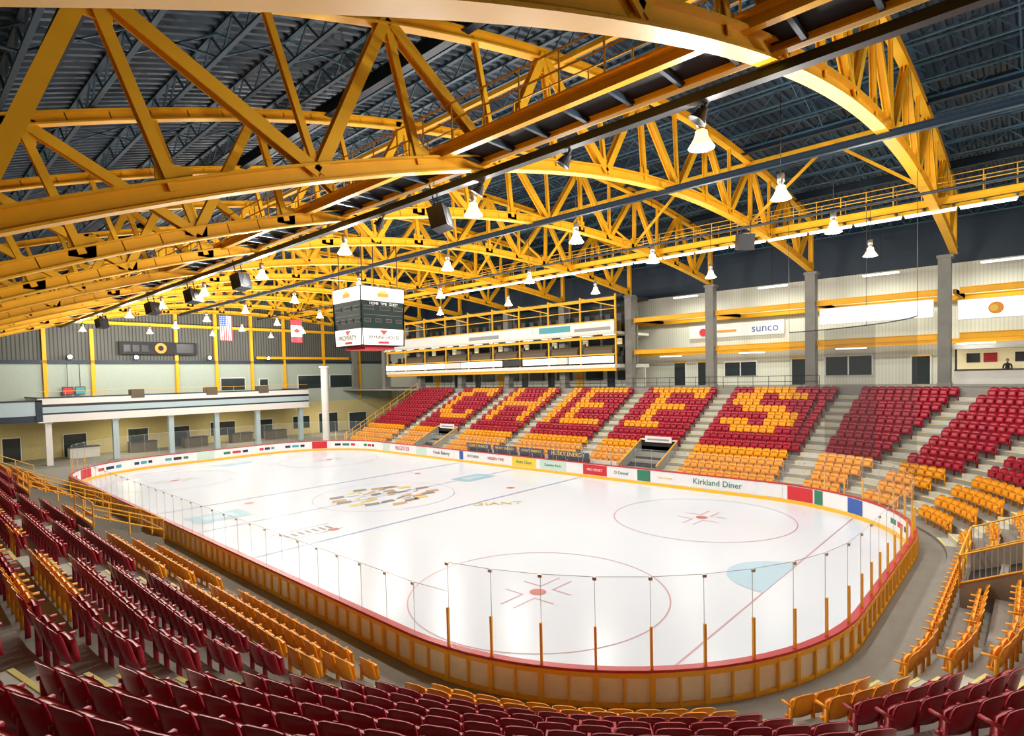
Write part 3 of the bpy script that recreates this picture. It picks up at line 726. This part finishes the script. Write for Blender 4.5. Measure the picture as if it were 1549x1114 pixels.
# ------------------------------------------------------------------ speakers, spotlights
def speaker(x,y,z,s_,rz_):
    m=MB();m.box(-s_/2,s_/2,-s_*.4,s_*.4,-s_/2,s_/2,BLK);m.tube((0,-s_*.4,-s_*.12),(0,-s_*.42,-s_*.12),s_*.3,DARK,16);m.tube((0,-s_*.4,s_*.3),(0,-s_*.42,s_*.3),s_*.12,DARK,12)
    m.beam((-s_*.3,0,s_/2),(-s_*.3,0,s_/2+.8),.04,.04,BLK);m.beam((s_*.3,0,s_/2),(s_*.3,0,s_/2+.8),.04,.04,BLK)
    o=m.obj('hanging_speaker',loc=(x,y,z));o.rotation_euler=(math.radians(-14),0,rz_)
for a in((-8.6,-16.3,13.25,.75,.5),(13.6,-18.6,15.5,.95,2.2),(-8.6,0.4,13.15,.8,.4),(-8.6,7.6,13.15,.8,.4),(-8.6,15.6,13.15,.8,.4),(-8.6,30,13.2,.8,.4)): speaker(*a)
def spot(x,y,z):
    m=MB();m.lathe([(0,0),(.1,.0),(.13,-.12),(.22,-.34),(.2,-.34),(.0,-.25)],BLK,14);m.beam((0,0,0),(0,0,.35),.05,.05,BLK);m.beam((-.22,0,-.1),(.22,0,-.1),.03,.03,BLK)
    o=m.obj('stage_spotlight',loc=(x,y,z));o.rotation_euler=(.5,.3,0)
for a in((-8.7,-26.,13.9),(-8.7,-22,13.9),(-8.7,-18.5,13.9),(-8.7,-13,13.9)): spot(*a)
# ------------------------------------------------------------------ high-bay lamps
lm=MB();q_=.86
def P_(l): return [(a*q_,b*q_) for a,b in l]
lm.lathe(P_([(.0,.74),(.13,.72),(.14,.42),(.10,.38),(.10,.30)]),ALU,18)
lm.lathe(P_([(.10,.30),(.17,.26),(.19,.12),(.24,.0),(.33,-.13),(.38,-.22),(.36,-.22),(.25,.0),(.14,.2)]),SHADE,20)
lm.lathe(P_([(.0,.05),(.10,.0),(.17,-.12),(.14,-.22),(0,-.28)]),BULB,14)
lm.tube((0,0,.6),(0,0,3.2),.012,BLK,5)
lmesh=None
for k in range(-1,9):
    for x in(-8,-2,4.5,11.5):
        if k<0 and x<-5: continue  # first row, behind the camera, is unseen and added to light the foreground
        y=-25.6+8.25*k
        if lmesh is None: o=lm.obj('high_bay_lamp',loc=(x,y,13.45),smooth=True);lmesh=o.data
        else: o=bpy.data.objects.new('high_bay_lamp',lmesh);COL.objects.link(o);o.location=(x,y,13.45)
        L=bpy.data.lights.new('lamp_glow','POINT');L.energy=960;L.color=(1,.965,.90);L.shadow_soft_size=.2
        lo=bpy.data.objects.new('lamp_glow',L);COL.objects.link(lo);lo.parent=o;lo.location=(0,0,-.46)
cl=MB()
for y in(-36,-28.5,-20.5,-12.5,-4.5,4,12,20,28): cl.box(31.2,31.5,y-1.1,y+1.1,9.25 if y<-4 else 8.1,9.33 if y<-4 else 8.18,TUBE)
for y in(-30,-22.7,-14.6,-6.5): cl.box(30.5,30.8,y-1.2,y+1.2,14.9,15,TUBE);cl.beam((30.65,y,15),(30.65,y,19),.03,.03,BLK)
cl.obj('ceiling_light_tube')
for y in(-30,-22.7,-14.6,-6.5):
    L=bpy.data.lights.new('tube_glow','AREA');L.shape='RECTANGLE';L.size=.3;L.size_y=2.4;L.energy=300;L.color=(1,.98,.85)
    lo=bpy.data.objects.new('tube_glow',L);COL.objects.link(lo);lo.location=(30.65,y,14.85)
for x in(-18,-4,8,20):
    L=bpy.data.lights.new('under_balcony_glow','AREA');L.size=1.2;L.energy=190;L.color=(1,.86,.48)
    lo=bpy.data.objects.new('under_balcony_glow',L);COL.objects.link(lo);lo.location=(x,42.5,4.2)
# ------------------------------------------------------------------ safety net
nt_=MB()
s0=PL-A*.80;s1=PL-1.5
S=srange(s0,s1,.4)
for i,(p,q) in enumerate(zip(S,S[1:])):
    a=path(p,.3);b=path(q,.3)
    nt_.poly([(a[0],a[1],3.15),(b[0],b[1],3.15),(b[0],b[1],9.8),(a[0],a[1],9.8)],NET2 if A*.28<PL-p<A*.52 else NET)
    nt_.tube((a[0],a[1],9.8),(b[0],b[1],9.8),.03,BLK,5)
for p in(s0,(s0+s1)/2,s1): a=path(p,.3);nt_.tube((a[0],a[1],9.8),(a[0],a[1],15.8),.012,BLK,5)
nt_.obj('safety_netting')
# ------------------------------------------------------------------ world, camera
wd=bpy.data.worlds.new('world');SC.world=wd;wd.use_nodes=True
wd.node_tree.nodes['Background'].inputs[0].default_value=(.5,.55,.6,1);wd.node_tree.nodes['Background'].inputs[1].default_value=.05
x0,y0,h,yaw,f,py0,cx,roll,pitch=-22.013,-31.880,7.677,0.833,870.554,600.288,780.418,-0.023,-0.036
s_,c_=math.sin(yaw),math.cos(yaw)
R0=Vector((c_,-s_,0));Fw=Vector((s_,c_,0));Up=Vector((0,0,1))
F=Fw*math.cos(pitch)+Up*math.sin(pitch);U=Up*math.cos(pitch)-Fw*math.sin(pitch)
Rn=R0*math.cos(roll)+U*math.sin(roll);Un=U*math.cos(roll)-R0*math.sin(roll)
M=Matrix((Rn,Un,-F)).transposed().to_4x4();M.translation=(x0,y0,h)
cam=bpy.data.cameras.new('camera');cam.sensor_width=36;cam.lens=f/1549*36;cam.shift_x=-(cx-774.5)/1549;cam.shift_y=(py0-557)/1549
cam.clip_start=.1;cam.clip_end=300
co=bpy.data.objects.new('camera',cam);COL.objects.link(co);co.matrix_world=M;SC.camera=co
SC.view_settings.view_transform='Standard';SC.view_settings.look='None';SC.view_settings.exposure=0.0
